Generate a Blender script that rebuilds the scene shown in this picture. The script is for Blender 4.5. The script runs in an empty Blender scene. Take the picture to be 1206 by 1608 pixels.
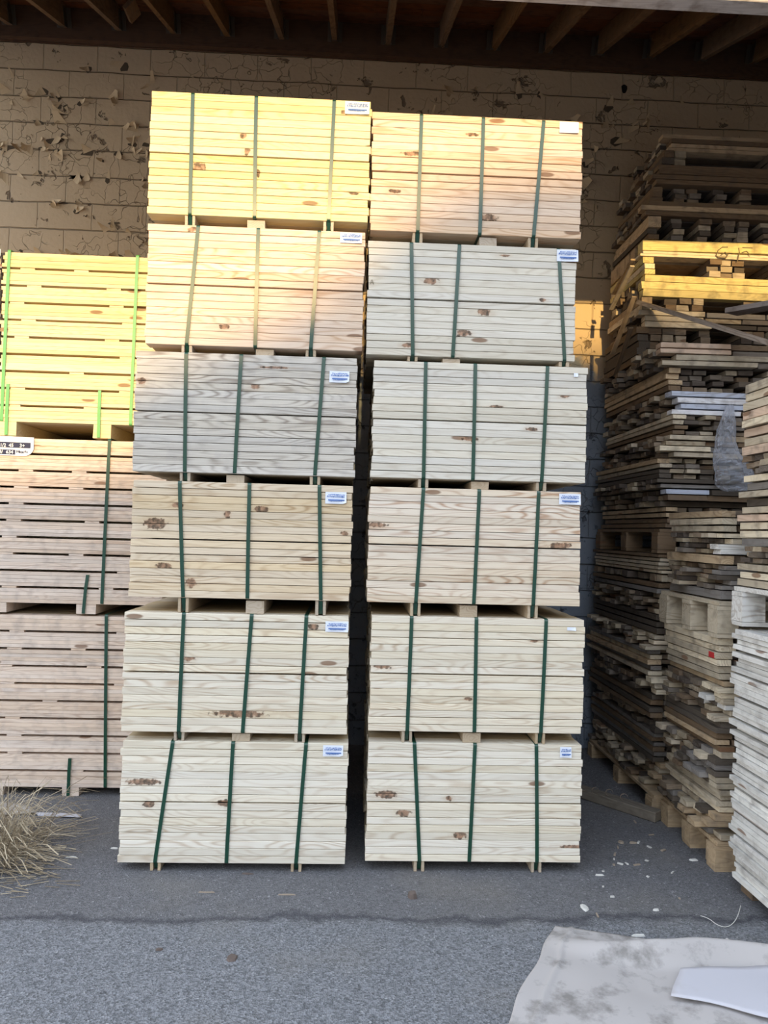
import bpy, bmesh, math, random
from mathutils import Vector, Matrix
random.seed(7)
C = bpy.context.scene.collection
R = random.uniform

# ------------------------------------------------------------------ camera
F, CX, CY = 1200.0, 603.0, 804.0
YAW, PITCH, ROLL, H = map(math.radians, (2.4, 1.4, 1.5, 0)); H = 1.625
FW = Vector((math.sin(YAW)*math.cos(PITCH), math.cos(YAW)*math.cos(PITCH), math.sin(PITCH)))
RT0 = Vector((math.cos(YAW), -math.sin(YAW), 0)); UP0 = RT0.cross(FW)
RT = RT0*math.cos(ROLL) + UP0*math.sin(ROLL); UP = -RT0*math.sin(ROLL) + UP0*math.cos(ROLL)
O = Vector((0, 0, H))
cam = bpy.data.cameras.new('camera'); co = bpy.data.objects.new('camera', cam); C.objects.link(co)
cam.sensor_fit = 'HORIZONTAL'; cam.sensor_width = 36; cam.lens = 36*F/1206; cam.clip_start = 0.05; cam.clip_end = 300
co.matrix_world = Matrix(((RT.x, UP.x, -FW.x, O.x), (RT.y, UP.y, -FW.y, O.y), (RT.z, UP.z, -FW.z, O.z), (0, 0, 0, 1)))
bpy.context.scene.camera = co
def ray(x, y): return FW + RT*((x-CX)/F) - UP*((y-CY)/F)
def onY(x, y, Y): d = ray(x, y); return O + d*(Y/d.y)
def onX(x, y, X): d = ray(x, y); return O + d*(X/d.x)
def onG(x, y, Z=0): d = ray(x, y); return O + d*((Z-H)/d.z)

# ------------------------------------------------------------------ world, sun, exposure
S = bpy.context.scene
S.view_settings.view_transform = 'Standard'; S.view_settings.look = 'None'
S.view_settings.gamma = 1; S.view_settings.exposure = 0.16; S.view_settings.use_curve_mapping = False
W = bpy.data.worlds.new('sky'); S.world = W; W.use_nodes = True
wn = W.node_tree.nodes; wl = W.node_tree.links; wn.clear()
wo = wn.new('ShaderNodeOutputWorld'); bg = wn.new('ShaderNodeBackground'); tc = wn.new('ShaderNodeTexCoord')
sx = wn.new('ShaderNodeSeparateXYZ'); rp = wn.new('ShaderNodeValToRGB')
wl.new(tc.outputs['Generated'], sx.inputs[0]); wl.new(sx.outputs['Z'], rp.inputs[0]); wl.new(rp.outputs[0], bg.inputs[0]); wl.new(bg.outputs[0], wo.inputs[0])
rp.color_ramp.elements[0].position = 0.0; rp.color_ramp.elements[0].color = (1.0, 0.93, 0.80, 1)
rp.color_ramp.elements[1].position = 0.55; rp.color_ramp.elements[1].color = (0.74, 0.87, 1.08, 1)
bg.inputs[1].default_value = 2.45
sun = bpy.data.lights.new('sun', 'SUN'); so = bpy.data.objects.new('sun', sun); C.objects.link(so)
sun.energy = 4.8; sun.color = (1.0, 0.67, 0.26); sun.angle = math.radians(0.7)
SEL = math.atan(0.22)
so.rotation_euler = (math.pi/2 - SEL, 0, 0)      # light travels along +Y and down
so.location = (0, -10, 8)

# ------------------------------------------------------------------ helpers
def tag(o, label=None, cat=None, group=None, kind=None):
    if label: o['label'] = label
    if cat: o['category'] = cat
    if group: o['group'] = group
    if kind: o['kind'] = kind
    return o
def empty(name, loc, rz=0):
    o = bpy.data.objects.new(name, None); C.objects.link(o); o.location = loc; o.rotation_euler = (0, 0, rz); o.empty_display_size = .1
    return o
class MB:
    def __init__(s): s.v = []; s.f = []
    def box(s, c, d, rz=0, j=0.0, rx=0, ry=0):
        b = len(s.v); M = Matrix.Rotation(rz, 3, 'Z') @ Matrix.Rotation(ry, 3, 'Y') @ Matrix.Rotation(rx, 3, 'X')
        for k in range(8):
            p = Vector(((k & 1)-.5, (k >> 1 & 1)-.5, (k >> 2 & 1)-.5))
            p = Vector((p.x*d[0]+R(-j, j), p.y*d[1]+R(-j, j)*.5, p.z*d[2]+R(-j, j)*.25))
            s.v.append(M @ p + Vector(c))
        for q in ((0, 2, 3, 1), (4, 5, 7, 6), (0, 1, 5, 4), (2, 6, 7, 3), (0, 4, 6, 2), (1, 3, 7, 5)):
            s.f.append([b+i for i in q])
    def quad(s, *p):
        b = len(s.v); s.v += [Vector(q) for q in p]; s.f.append(list(range(b, b+len(p))))
    def ribbon(s, pts, side, w, n, t=0.0005):
        """strip of width w along pts; side = width direction(s); n = list of outward normals"""
        b = len(s.v); L = len(pts)
        for i, p in enumerate(pts):
            p = Vector(p); sd = Vector(side)*(w/2); nn = Vector(n[i])*t
            s.v += [p-sd+nn, p+sd+nn, p+sd-nn, p-sd-nn]
        for i in range(L-1):
            for k in range(4):
                a = b+i*4+k; a2 = b+i*4+(k+1) % 4
                s.f.append([a, a2, a2+4, a+4])
        s.f.append([b+3, b+2, b+1, b]); e = b+(L-1)*4; s.f.append([e, e+1, e+2, e+3])
    def build(s, name, mat, parent=None, loc=None, rot=None, bevel=0, smooth=False):
        me = bpy.data.meshes.new(name); me.from_pydata([tuple(v) for v in s.v], [], s.f); me.update()
        if mat: me.materials.append(mat)
        bm = bmesh.new(); bm.from_mesh(me)
        if bevel:
            bmesh.ops.bevel(bm, geom=bm.edges[:], offset=bevel, segments=1, affect='EDGES')
        bmesh.ops.recalc_face_normals(bm, faces=bm.faces); bm.to_mesh(me); bm.free()
        if smooth:
            for p in me.polygons: p.use_smooth = True
        o = bpy.data.objects.new(name, me); C.objects.link(o)
        if parent: o.parent = parent
        if loc: o.location = loc
        if rot: o.rotation_euler = rot
        return o
def boxobj(name, c, d, mat, parent=None, rz=0, j=0.0, bevel=0.0, rx=0, ry=0):
    m = MB(); m.box((0, 0, 0), d, 0, j)
    return m.build(name, mat, parent, loc=tuple(c), rot=(rx, ry, rz), bevel=bevel)

# ------------------------------------------------------------------ materials
def newmat(name):
    m = bpy.data.materials.new(name); m.use_nodes = True; return m, m.node_tree.nodes, m.node_tree.links, m.node_tree.nodes['Principled BSDF']
def N(ns, t, **k):
    n = ns.new(t)
    for a, v in k.items(): setattr(n, a, v)
    return n
def mth(ns, ls, op, a, b=None, c=None):
    n = ns.new('ShaderNodeMath'); n.operation = op
    for i, x in enumerate((a, b, c)):
        if x is None: continue
        if isinstance(x, (int, float)): n.inputs[i].default_value = x
        else: ls.new(x, n.inputs[i])
    return n.outputs[0]
def mixc(ns, ls, f, a, b, mode='MIX'):
    n = ns.new('ShaderNodeMix'); n.data_type = 'RGBA'; n.blend_type = mode
    for i, x in ((0, f), (6, a), (7, b)):
        if isinstance(x, (int, float)): n.inputs[i].default_value = x
        elif isinstance(x, tuple): n.inputs[i].default_value = x if len(x) == 4 else (*x, 1)
        else: ls.new(x, n.inputs[i])
    return n.outputs[2]
def plain(name, col, rough=.7, spec=.3, metal=0):
    m, ns, ls, b = newmat(name); b.inputs['Base Color'].default_value = (*col, 1); b.inputs['Roughness'].default_value = rough
    b.inputs['Specular IOR Level'].default_value = spec; b.inputs['Metallic'].default_value = metal
    return m
def wood(name, light, dark, streak=.5, knots=.5, axis='X', use='rand', ramp=None, rough=.75, fine=.35, dirt=0.0, dirtcol=(.12, .10, .09)):
    """sawn timber; grain runs along the object's own axis; use='rand' seeds per object, 'island' per loose piece"""
    m, ns, ls, b = newmat(name)
    t = N(ns, 'ShaderNodeTexCoord'); s = N(ns, 'ShaderNodeSeparateXYZ'); ls.new(t.outputs['Object'], s.inputs[0])
    oi = N(ns, 'ShaderNodeObjectInfo'); ge = N(ns, 'ShaderNodeNewGeometry')
    seed = mth(ns, ls, 'MULTIPLY', oi.outputs['Random'] if use == 'rand' else ge.outputs['Random Per Island'], 87.0)
    ax = {'X': ('X', 'Y', 'Z'), 'Y': ('Y', 'X', 'Z'), 'Z': ('Z', 'X', 'Y')}[axis]
    u, v, w = (s.outputs[a] for a in ax)
    cb = N(ns, 'ShaderNodeCombineXYZ')
    ls.new(mth(ns, ls, 'ADD', mth(ns, ls, 'MULTIPLY', u, 1.6), seed), cb.inputs[0])
    ls.new(mth(ns, ls, 'MULTIPLY', v, 9.0), cb.inputs[1]); ls.new(mth(ns, ls, 'ADD', mth(ns, ls, 'MULTIPLY', w, 11.0), seed), cb.inputs[2])
    n1 = N(ns, 'ShaderNodeTexNoise'); n1.inputs['Scale'].default_value = 1.0; n1.inputs['Detail'].default_value = 1.5; ls.new(cb.outputs[0], n1.inputs['Vector'])
    # contour lines of the noise = growth rings cut lengthwise
    bands = mth(ns, ls, 'MULTIPLY_ADD', mth(ns, ls, 'SINE', mth(ns, ls, 'MULTIPLY', n1.outputs[0], 95.0)), .5, .5)
    bands = mth(ns, ls, 'POWER', bands, 2.6)
    cb2 = N(ns, 'ShaderNodeCombineXYZ')
    ls.new(mth(ns, ls, 'ADD', mth(ns, ls, 'MULTIPLY', u, 3.0), seed), cb2.inputs[0])
    ls.new(mth(ns, ls, 'MULTIPLY', v, 160.0), cb2.inputs[1]); ls.new(mth(ns, ls, 'MULTIPLY', w, 190.0), cb2.inputs[2])
    n2 = N(ns, 'ShaderNodeTexNoise'); n2.inputs['Scale'].default_value = 1.0; n2.inputs['Detail'].default_value = 2; ls.new(cb2.outputs[0], n2.inputs['Vector'])
    # broad heartwood zones
    cb3 = N(ns, 'ShaderNodeCombineXYZ')
    ls.new(mth(ns, ls, 'ADD', mth(ns, ls, 'MULTIPLY', u, .9), seed), cb3.inputs[0]); ls.new(mth(ns, ls, 'MULTIPLY', w, 9.0), cb3.inputs[2]); ls.new(seed, cb3.inputs[1])
    n3 = N(ns, 'ShaderNodeTexNoise'); n3.inputs['Scale'].default_value = 1.3; n3.inputs['Detail'].default_value = 1; ls.new(cb3.outputs[0], n3.inputs['Vector'])
    zone = mth(ns, ls, 'MULTIPLY', mth(ns, ls, 'SUBTRACT', n3.outputs[0], .45), 3.0); zone.node.use_clamp = True
    fac = mth(ns, ls, 'MULTIPLY', bands, mth(ns, ls, 'MULTIPLY_ADD', zone, .75, .25))
    fac = mth(ns, ls, 'MULTIPLY', fac, streak)
    fac = mth(ns, ls, 'ADD', fac, mth(ns, ls, 'MULTIPLY', mth(ns, ls, 'SUBTRACT', n2.outputs[0], .45), fine)); fac.node.use_clamp = True
    if ramp:
        cr = N(ns, 'ShaderNodeValToRGB'); cr.color_ramp.interpolation = 'CONSTANT'
        while len(cr.color_ramp.elements) < len(ramp): cr.color_ramp.elements.new(.5)
        for i, c in enumerate(ramp):
            cr.color_ramp.elements[i].position = i/len(ramp); cr.color_ramp.elements[i].color = (*c, 1)
        ls.new(oi.outputs['Random'] if use == 'rand' else ge.outputs['Random Per Island'], cr.inputs[0]); base = cr.outputs[0]
    elif light is None:
        base = oi.outputs['Color']
    else:
        hv = N(ns, 'ShaderNodeHueSaturation'); hv.inputs['Color'].default_value = (*light, 1)
        ls.new(mth(ns, ls, 'MULTIPLY_ADD', mth(ns, ls, 'FRACT', mth(ns, ls, 'MULTIPLY', seed, 7.3)), .16, .90), hv.inputs['Value'])
        ls.new(mth(ns, ls, 'MULTIPLY_ADD', mth(ns, ls, 'FRACT', mth(ns, ls, 'MULTIPLY', seed, 3.1)), .35, .78), hv.inputs['Saturation'])
        base = hv.outputs[0]
    col = mixc(ns, ls, fac, base, mixc(ns, ls, 1.0, base, dark, 'MULTIPLY'))
    # random knots
    if knots > 0:
        cbk = N(ns, 'ShaderNodeCombineXYZ')
        ls.new(mth(ns, ls, 'ADD', mth(ns, ls, 'MULTIPLY', u, 2.6), seed), cbk.inputs[0]); ls.new(mth(ns, ls, 'ADD', mth(ns, ls, 'MULTIPLY', w, 9.0), seed), cbk.inputs[1])
        vo = N(ns, 'ShaderNodeTexVoronoi'); vo.voronoi_dimensions = '2D'; vo.inputs['Scale'].default_value = 1.0; ls.new(cbk.outputs[0], vo.inputs['Vector'])
        sc = N(ns, 'ShaderNodeSeparateXYZ'); ls.new(vo.outputs['Color'], sc.inputs[0])
        rad = mth(ns, ls, 'MULTIPLY', mth(ns, ls, 'GREATER_THAN', sc.outputs['X'], 1-knots*.35), .12)
        k = mth(ns, ls, 'MULTIPLY', mth(ns, ls, 'SUBTRACT', rad, vo.outputs['Distance']), 30.0); k.node.use_clamp = True
        col = mixc(ns, ls, mth(ns, ls, 'MULTIPLY', k, .8), col, (.20, .10, .05))
    # the big knots and bark streaks that single boards carry (board's own properties kx,kz,kw,kh)
    if use == 'rand' and light is not None:
        for i in (1, 2):
            at = [N(ns, 'ShaderNodeAttribute', attribute_type='OBJECT', attribute_name='k%d%s' % (i, q)).outputs['Fac'] for q in 'xzwh']
            dx = mth(ns, ls, 'DIVIDE', mth(ns, ls, 'SUBTRACT', u, at[0]), mth(ns, ls, 'MAXIMUM', at[2], .0001))
            dz = mth(ns, ls, 'DIVIDE', mth(ns, ls, 'SUBTRACT', w, at[1]), mth(ns, ls, 'MAXIMUM', at[3], .0001))
            r = mth(ns, ls, 'SQRT', mth(ns, ls, 'ADD', mth(ns, ls, 'MULTIPLY', dx, dx), mth(ns, ls, 'MULTIPLY', dz, dz)))
            nz = N(ns, 'ShaderNodeTexNoise'); nz.inputs['Scale'].default_value = 55; nz.inputs['Detail'].default_value = 2; ls.new(t.outputs['Object'], nz.inputs['Vector'])
            r = mth(ns, ls, 'ADD', r, mth(ns, ls, 'MULTIPLY', mth(ns, ls, 'SUBTRACT', nz.outputs[0], .5), 1.3))
            k = mth(ns, ls, 'MULTIPLY', mth(ns, ls, 'SUBTRACT', 1.0, r), 5.0); k.node.use_clamp = True
            k = mth(ns, ls, 'MULTIPLY', k, mth(ns, ls, 'GREATER_THAN', at[2], .001))
            halo = mth(ns, ls, 'MULTIPLY', mth(ns, ls, 'SUBTRACT', 1.9, r), .5); halo.node.use_clamp = True
            halo = mth(ns, ls, 'MULTIPLY', halo, mth(ns, ls, 'GREATER_THAN', at[2], .001))
            col = mixc(ns, ls, mth(ns, ls, 'MULTIPLY', halo, .45), col, (.45, .28, .14))
            kf = mth(ns, ls, 'MULTIPLY_ADD', nz.outputs[0], 3.0, -1.0); kf.node.use_clamp = True
            kc = mixc(ns, ls, kf, (.035, .018, .01), (.40, .22, .13))
            col = mixc(ns, ls, mth(ns, ls, 'MULTIPLY', k, .85), col, kc)
    if dirt > 0:
        nd = N(ns, 'ShaderNodeTexNoise'); nd.inputs['Scale'].default_value = 14; nd.inputs['Detail'].default_value = 4; ls.new(ge.outputs['Position'], nd.inputs['Vector'])
        k = mth(ns, ls, 'MULTIPLY', mth(ns, ls, 'SUBTRACT', nd.outputs[0], .5), 4.0); k.node.use_clamp = True
        col = mixc(ns, ls, mth(ns, ls, 'MULTIPLY', k, dirt), col, dirtcol)
    ls.new(col, b.inputs['Base Color']); b.inputs['Roughness'].default_value = rough; b.inputs['Specular IOR Level'].default_value = .25
    bp = N(ns, 'ShaderNodeBump'); bp.inputs['Strength'].default_value = .25; bp.inputs['Distance'].default_value = .002
    ls.new(n2.outputs[0], bp.inputs['Height']); ls.new(bp.outputs[0], b.inputs['Normal'])
    return m
M = {}
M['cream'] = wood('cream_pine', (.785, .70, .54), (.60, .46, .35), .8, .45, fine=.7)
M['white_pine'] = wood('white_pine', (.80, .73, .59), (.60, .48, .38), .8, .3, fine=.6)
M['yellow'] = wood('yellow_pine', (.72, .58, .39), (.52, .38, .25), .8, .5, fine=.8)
M['sungold'] = wood('sun_gold_pine', (.78, .66, .36), (.72, .48, .26), .6, .5, fine=.6)  # yellow of the sunlight put into the top bundle's wood colour
M['orange'] = wood('sun_orange_pine', (.76, .58, .42), (.62, .44, .30), .8, .4, fine=.7)  # warm sun tint painted into the upper bundles' wood
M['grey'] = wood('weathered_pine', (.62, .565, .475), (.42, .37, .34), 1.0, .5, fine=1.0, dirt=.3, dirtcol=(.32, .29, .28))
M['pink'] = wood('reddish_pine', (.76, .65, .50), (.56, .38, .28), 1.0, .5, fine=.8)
M['pale'] = wood('pale_pine', (.70, .65, .545), (.64, .56, .48), .6, .25, fine=.8)
M['inner'] = wood('inner_pine', (.55, .45, .30), (.6, .5, .4), .6, 0, use='island')
M['runner'] = wood('runner_wood', (.50, .40, .28), (.6, .5, .4), .6, 0, axis='Y')
M['matsungold'] = wood('mat_sun_gold', (.76, .65, .40), (.7, .5, .3), .5, .5)  # slat colour yellowed to carry the sunlight on the top bundle
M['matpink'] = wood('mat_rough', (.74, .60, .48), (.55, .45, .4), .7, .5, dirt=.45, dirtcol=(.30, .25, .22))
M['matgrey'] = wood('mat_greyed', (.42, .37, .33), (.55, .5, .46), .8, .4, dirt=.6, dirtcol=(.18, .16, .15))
M['scrap'] = wood('scrap_wood', None, (.50, .42, .36), .8, .4, dirt=.55, dirtcol=(.10, .08, .065))
M['scrapfill'] = wood('scrap_wood_mixed', None, (.5, .42, .36), .8, .2, use='island', dirt=.6, dirtcol=(.10, .08, .065),
                      ramp=[(.26, .20, .14), (.15, .12, .09), (.40, .33, .23), (.20, .17, .14), (.10, .08, .065), (.50, .42, .31), (.20, .14, .09)])
M['whitefill'] = wood('whitewashed_ends', None, (.6, .57, .52), .6, .2, use='island', dirt=.5, dirtcol=(.30, .28, .26),
                      ramp=[(.72, .70, .66), (.69, .67, .63), (.75, .73, .68), (.66, .64, .60)])
M['rafter'] = wood('stained_rafter', (.20, .115, .055), (.5, .4, .3), .8, .1, axis='Y', dirt=.4, dirtcol=(.05, .03, .02))
M['deck'] = wood('roof_decking', (.17, .065, .03), (.5, .4, .35), .8, .1, use='island', dirt=.6, dirtcol=(.04, .02, .015))
M['ledger'] = wood('ledger_wood', (.11, .055, .028), (.5, .45, .4), .6, .1, dirt=.4, dirtcol=(.04, .025, .02))
M['eave'] = wood('eave_paint', (.62, .56, .52), (.5, .45, .42), .7, .1, dirt=.7, dirtcol=(.22, .17, .14))
M['chalky'] = wood('whitewashed_board', None, (.6, .56, .50), .5, .3, dirt=.75, dirtcol=(.36, .33, .30), fine=1.0)
def strapmat(name, col):
    m, ns, ls, b = newmat(name); b.inputs['Base Color'].default_value = (*col, 1)
    b.inputs['Roughness'].default_value = .28; b.inputs['Specular IOR Level'].default_value = .7; return m
M['strap'] = strapmat('dark_green_strap', (.008, .055, .032)); M['sunstrap'] = strapmat('sunlit_green_strap', (.13, .40, .12))  # second strap is the same green, lightened to look sunlit
M['paper'] = plain('label_paper', (.78, .82, .90), .6); M['ink'] = plain('blue_ink', (.10, .19, .45), .6); M['navy'] = plain('navy_ink', (.02, .025, .07), .5)
M['marker'] = plain('grey_marker', (.16, .13, .08), .8); M['steel'] = plain('hanger_steel', (.10, .08, .06), .5, .5, .6)

# asphalt
def asphalt():
    m, ns, ls, b = newmat('asphalt')
    g = N(ns, 'ShaderNodeNewGeometry'); s = N(ns, 'ShaderNodeSeparateXYZ'); ls.new(g.outputs['Position'], s.inputs[0])
    def noise(sc, det=3, rough=.5):
        n = N(ns, 'ShaderNodeTexNoise'); n.inputs['Scale'].default_value = sc; n.inputs['Detail'].default_value = det; n.inputs['Roughness'].default_value = rough
        ls.new(g.outputs['Position'], n.inputs['Vector']); return n.outputs[0]
    fine = noise(130, 2, .7); mid = noise(24, 3); big = noise(1.6, 3)
    vo = N(ns, 'ShaderNodeTexVoronoi'); vo.inputs['Scale'].default_value = 140; ls.new(g.outputs['Position'], vo.inputs['Vector'])
    sp = N(ns, 'ShaderNodeSeparateXYZ'); ls.new(vo.outputs['Color'], sp.inputs[0])
    # patch seam: the nearer paving is coarser and paler
    edge = mth(ns, ls, 'ADD', s.outputs['Y'], mth(ns, ls, 'MULTIPLY', mth(ns, ls, 'SUBTRACT', noise(3.5, 6, .65), .5), .30))
    near = mth(ns, ls, 'MULTIPLY', mth(ns, ls, 'SUBTRACT', 3.24, edge), 14.0); near.node.use_clamp = True
    seam = mth(ns, ls, 'SUBTRACT', 1.0, mth(ns, ls, 'MULTIPLY', mth(ns, ls, 'ABSOLUTE', mth(ns, ls, 'SUBTRACT', edge, 3.24)), 26.0)); seam.node.use_clamp = True
    base = mixc(ns, ls, near, (.150, .148, .152), (.178, .182, .190))
    stone = mixc(ns, ls, sp.outputs['X'], (.45, .45, .45), (1.75, 1.75, 1.75))
    stf = mth(ns, ls, 'MULTIPLY_ADD', near, .25, .45)
    col = mixc(ns, ls, stf, base, mixc(ns, ls, 1.0, base, stone, 'MULTIPLY'))
    col = mixc(ns, ls, mth(ns, ls, 'MULTIPLY', mth(ns, ls, 'GREATER_THAN', sp.outputs['Y'], .985), .4), col, (.50, .50, .50))
    dust = mth(ns, ls, 'MULTIPLY', mth(ns, ls, 'SUBTRACT', big, .50), 3.5); dust.node.use_clamp = True
    col = mixc(ns, ls, mth(ns, ls, 'MULTIPLY', dust, .5), col, (.22, .20, .17))
    st = mth(ns, ls, 'MULTIPLY', mth(ns, ls, 'SUBTRACT', mid, .58), 5); st.node.use_clamp = True
    col = mixc(ns, ls, mth(ns, ls, 'MULTIPLY', st, .35), col, (.045, .045, .05))
    col = mixc(ns, ls, mth(ns, ls, 'MULTIPLY', seam, .62), col, (.035, .036, .045))
    ls.new(col, b.inputs['Base Color']); b.inputs['Roughness'].default_value = .9; b.inputs['Specular IOR Level'].default_value = .2
    bp = N(ns, 'ShaderNodeBump'); bp.inputs['Strength'].default_value = .8; bp.inputs['Distance'].default_value = .006
    ls.new(mth(ns, ls, 'ADD', fine, mth(ns, ls, 'MULTIPLY', vo.outputs['Distance'], .8)), bp.inputs['Height']); ls.new(bp.outputs[0], b.inputs['Normal'])
    return m
M['asphalt'] = asphalt()

# painted concrete block wall, tan above and slate grey below, paint peeling
def blockwall():
    m, ns, ls, b = newmat('painted_block')
    g = N(ns, 'ShaderNodeNewGeometry'); s = N(ns, 'ShaderNodeSeparateXYZ'); ls.new(g.outputs['Position'], s.inputs[0])
    def noise(sc, det=3, rough=.5, vec=None):
        n = N(ns, 'ShaderNodeTexNoise'); n.inputs['Scale'].default_value = sc; n.inputs['Detail'].default_value = det; n.inputs['Roughness'].default_value = rough
        ls.new(vec or g.outputs['Position'], n.inputs['Vector']); return n.outputs[0]
    wob = mth(ns, ls, 'MULTIPLY', mth(ns, ls, 'SUBTRACT', noise(3), .5), .03)
    cb = N(ns, 'ShaderNodeCombineXYZ'); ls.new(mth(ns, ls, 'ADD', s.outputs['X'], wob), cb.inputs[0]); ls.new(mth(ns, ls, 'ADD', mth(ns, ls, 'SUBTRACT', s.outputs['Z'], 5.26-.203*40), wob), cb.inputs[1])
    br = N(ns, 'ShaderNodeTexBrick'); ls.new(cb.outputs[0], br.inputs['Vector']); br.offset = .5; br.squash = 1
    for k, v in (('Scale', 1), ('Brick Width', .406), ('Row Height', .203), ('Mortar Size', .006), ('Mortar Smooth', .6)): br.inputs[k].default_value = v
    mortar = br.outputs['Fac']
    # vertical joints are filled and hardly show
    row = mth(ns, ls, 'ABSOLUTE', mth(ns, ls, 'SUBTRACT', mth(ns, ls, 'FRACT', mth(ns, ls, 'DIVIDE', mth(ns, ls, 'ADD', mth(ns, ls, 'SUBTRACT', s.outputs['Z'], 5.26-.203*40), wob), .203)), .5))
    bed = mth(ns, ls, 'MULTIPLY', mth(ns, ls, 'SUBTRACT', row, .468), 30); bed.node.use_clamp = True
    joint = mth(ns, ls, 'MAXIMUM', bed, mth(ns, ls, 'MULTIPLY', mortar, .45))
    # torn paint: jagged edges of voronoi cells, only where a broad noise allows it
    wv = N(ns, 'ShaderNodeVectorMath', operation='ADD'); nw = N(ns, 'ShaderNodeTexNoise'); nw.inputs['Scale'].default_value = 7; ls.new(g.outputs['Position'], nw.inputs['Vector'])
    sc = N(ns, 'ShaderNodeVectorMath', operation='SCALE'); sc.inputs['Scale'].default_value = .22; ls.new(nw.outputs['Color'], sc.inputs[0])
    ls.new(g.outputs['Position'], wv.inputs[0]); ls.new(sc.outputs[0], wv.inputs[1])
    vo = N(ns, 'ShaderNodeTexVoronoi', feature='DISTANCE_TO_EDGE'); vo.inputs['Scale'].default_value = 7.5; ls.new(wv.outputs[0], vo.inputs['Vector'])
    region = mth(ns, ls, 'MULTIPLY', mth(ns, ls, 'SUBTRACT', noise(1.9, 2), .47), 8); region.node.use_clamp = True
    crack = mth(ns, ls, 'MULTIPLY', mth(ns, ls, 'SUBTRACT', .016, vo.outputs['Distance']), 70); crack.node.use_clamp = True
    crack = mth(ns, ls, 'MULTIPLY', crack, region)
    peel = mth(ns, ls, 'MULTIPLY', mth(ns, ls, 'SUBTRACT', noise(7, 4, .6, wv.outputs[0]), .635), 26); peel.node.use_clamp = True
    hi = mth(ns, ls, 'ADD', s.outputs['Z'], mth(ns, ls, 'MULTIPLY', mth(ns, ls, 'SUBTRACT', noise(5, 4, .6), .5), .9))
    two = mth(ns, ls, 'MULTIPLY', mth(ns, ls, 'SUBTRACT', hi, 2.86), 9); two.node.use_clamp = True
    tan = mixc(ns, ls, noise(2.2, 4), (.63, .485, .32), (.54, .415, .27))
    blu = mixc(ns, ls, noise(9, 5), (.20, .235, .29), (.28, .315, .37))
    spots = mth(ns, ls, 'MULTIPLY', mth(ns, ls, 'SUBTRACT', noise(22, 4, .7), .60), 14); spots.node.use_clamp = True
    blu = mixc(ns, ls, mth(ns, ls, 'MULTIPLY', spots, .8), blu, (.07, .085, .11))
    col = mixc(ns, ls, two, blu, tan)
    col = mixc(ns, ls, mth(ns, ls, 'MULTIPLY', peel, .75), col, mixc(ns, ls, two, (.07, .08, .10), (.12, .08, .05)))
    col = mixc(ns, ls, mth(ns, ls, 'MULTIPLY', crack, .45), col, (.12, .085, .055))
    col = mixc(ns, ls, mth(ns, ls, 'MULTIPLY', joint, .42), col, (.09, .065, .045))
    ls.new(col, b.inputs['Base Color']); b.inputs['Roughness'].default_value = .7; b.inputs['Specular IOR Level'].default_value = .3
    hgt = mth(ns, ls, 'SUBTRACT', mth(ns, ls, 'MULTIPLY', noise(30, 4), .25), mth(ns, ls, 'ADD', mth(ns, ls, 'MULTIPLY', joint, .9), mth(ns, ls, 'ADD', peel, mth(ns, ls, 'MULTIPLY', crack, .8))))
    bp = N(ns, 'ShaderNodeBump'); bp.inputs['Strength'].default_value = 1; bp.inputs['Distance'].default_value = .014
    ls.new(hgt, bp.inputs['Height']); ls.new(bp.outputs[0], b.inputs['Normal'])
    return m
M['block'] = blockwall()
M['flake'] = plain('curled_paint', (.62, .47, .29), .6)
def stained(name, col, stain, sc=5, th=.52, rough=.8):
    m, ns, ls, b = newmat(name); g = N(ns, 'ShaderNodeNewGeometry')
    n = N(ns, 'ShaderNodeTexNoise'); n.inputs['Scale'].default_value = sc; n.inputs['Detail'].default_value = 6; n.inputs['Roughness'].default_value = .65; ls.new(g.outputs['Position'], n.inputs['Vector'])
    k = mth(ns, ls, 'MULTIPLY', mth(ns, ls, 'SUBTRACT', n.outputs[0], th), 6); k.node.use_clamp = True
    ls.new(mixc(ns, ls, mth(ns, ls, 'MULTIPLY', k, .7), col, stain), b.inputs['Base Color']); b.inputs['Roughness'].default_value = rough
    return m
M['sheet'] = stained('dirty_sheet', (.44, .41, .39), (.13, .12, .105), 7, .50); M['card'] = stained('plain_card', (.52, .51, .54), (.42, .40, .40), 3, .55)

# ------------------------------------------------------------------ setting
WY = 5.83
m = MB(); m.box((0, -10, -.05), (60, 50, .1)); fl = m.build('floor', M['asphalt']); tag(fl, kind='structure')
m = MB(); m.box((0, WY+.1, 2.63), (24, .2, 5.26)); wb = m.build('wall_back', M['block']); tag(wb, kind='structure')
m = MB(); m.box((0, WY+.1, 5.275), (24, .22, .03)); m.build('wall_cap', M['ledger'], wb)
m = MB(); m.box((3.45, 1.7, 2.65), (.2, 8.2, 5.3)); tag(m.build('shade_wall_right', M['block']), kind='structure')  # unseen wall added to darken the right side
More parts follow.
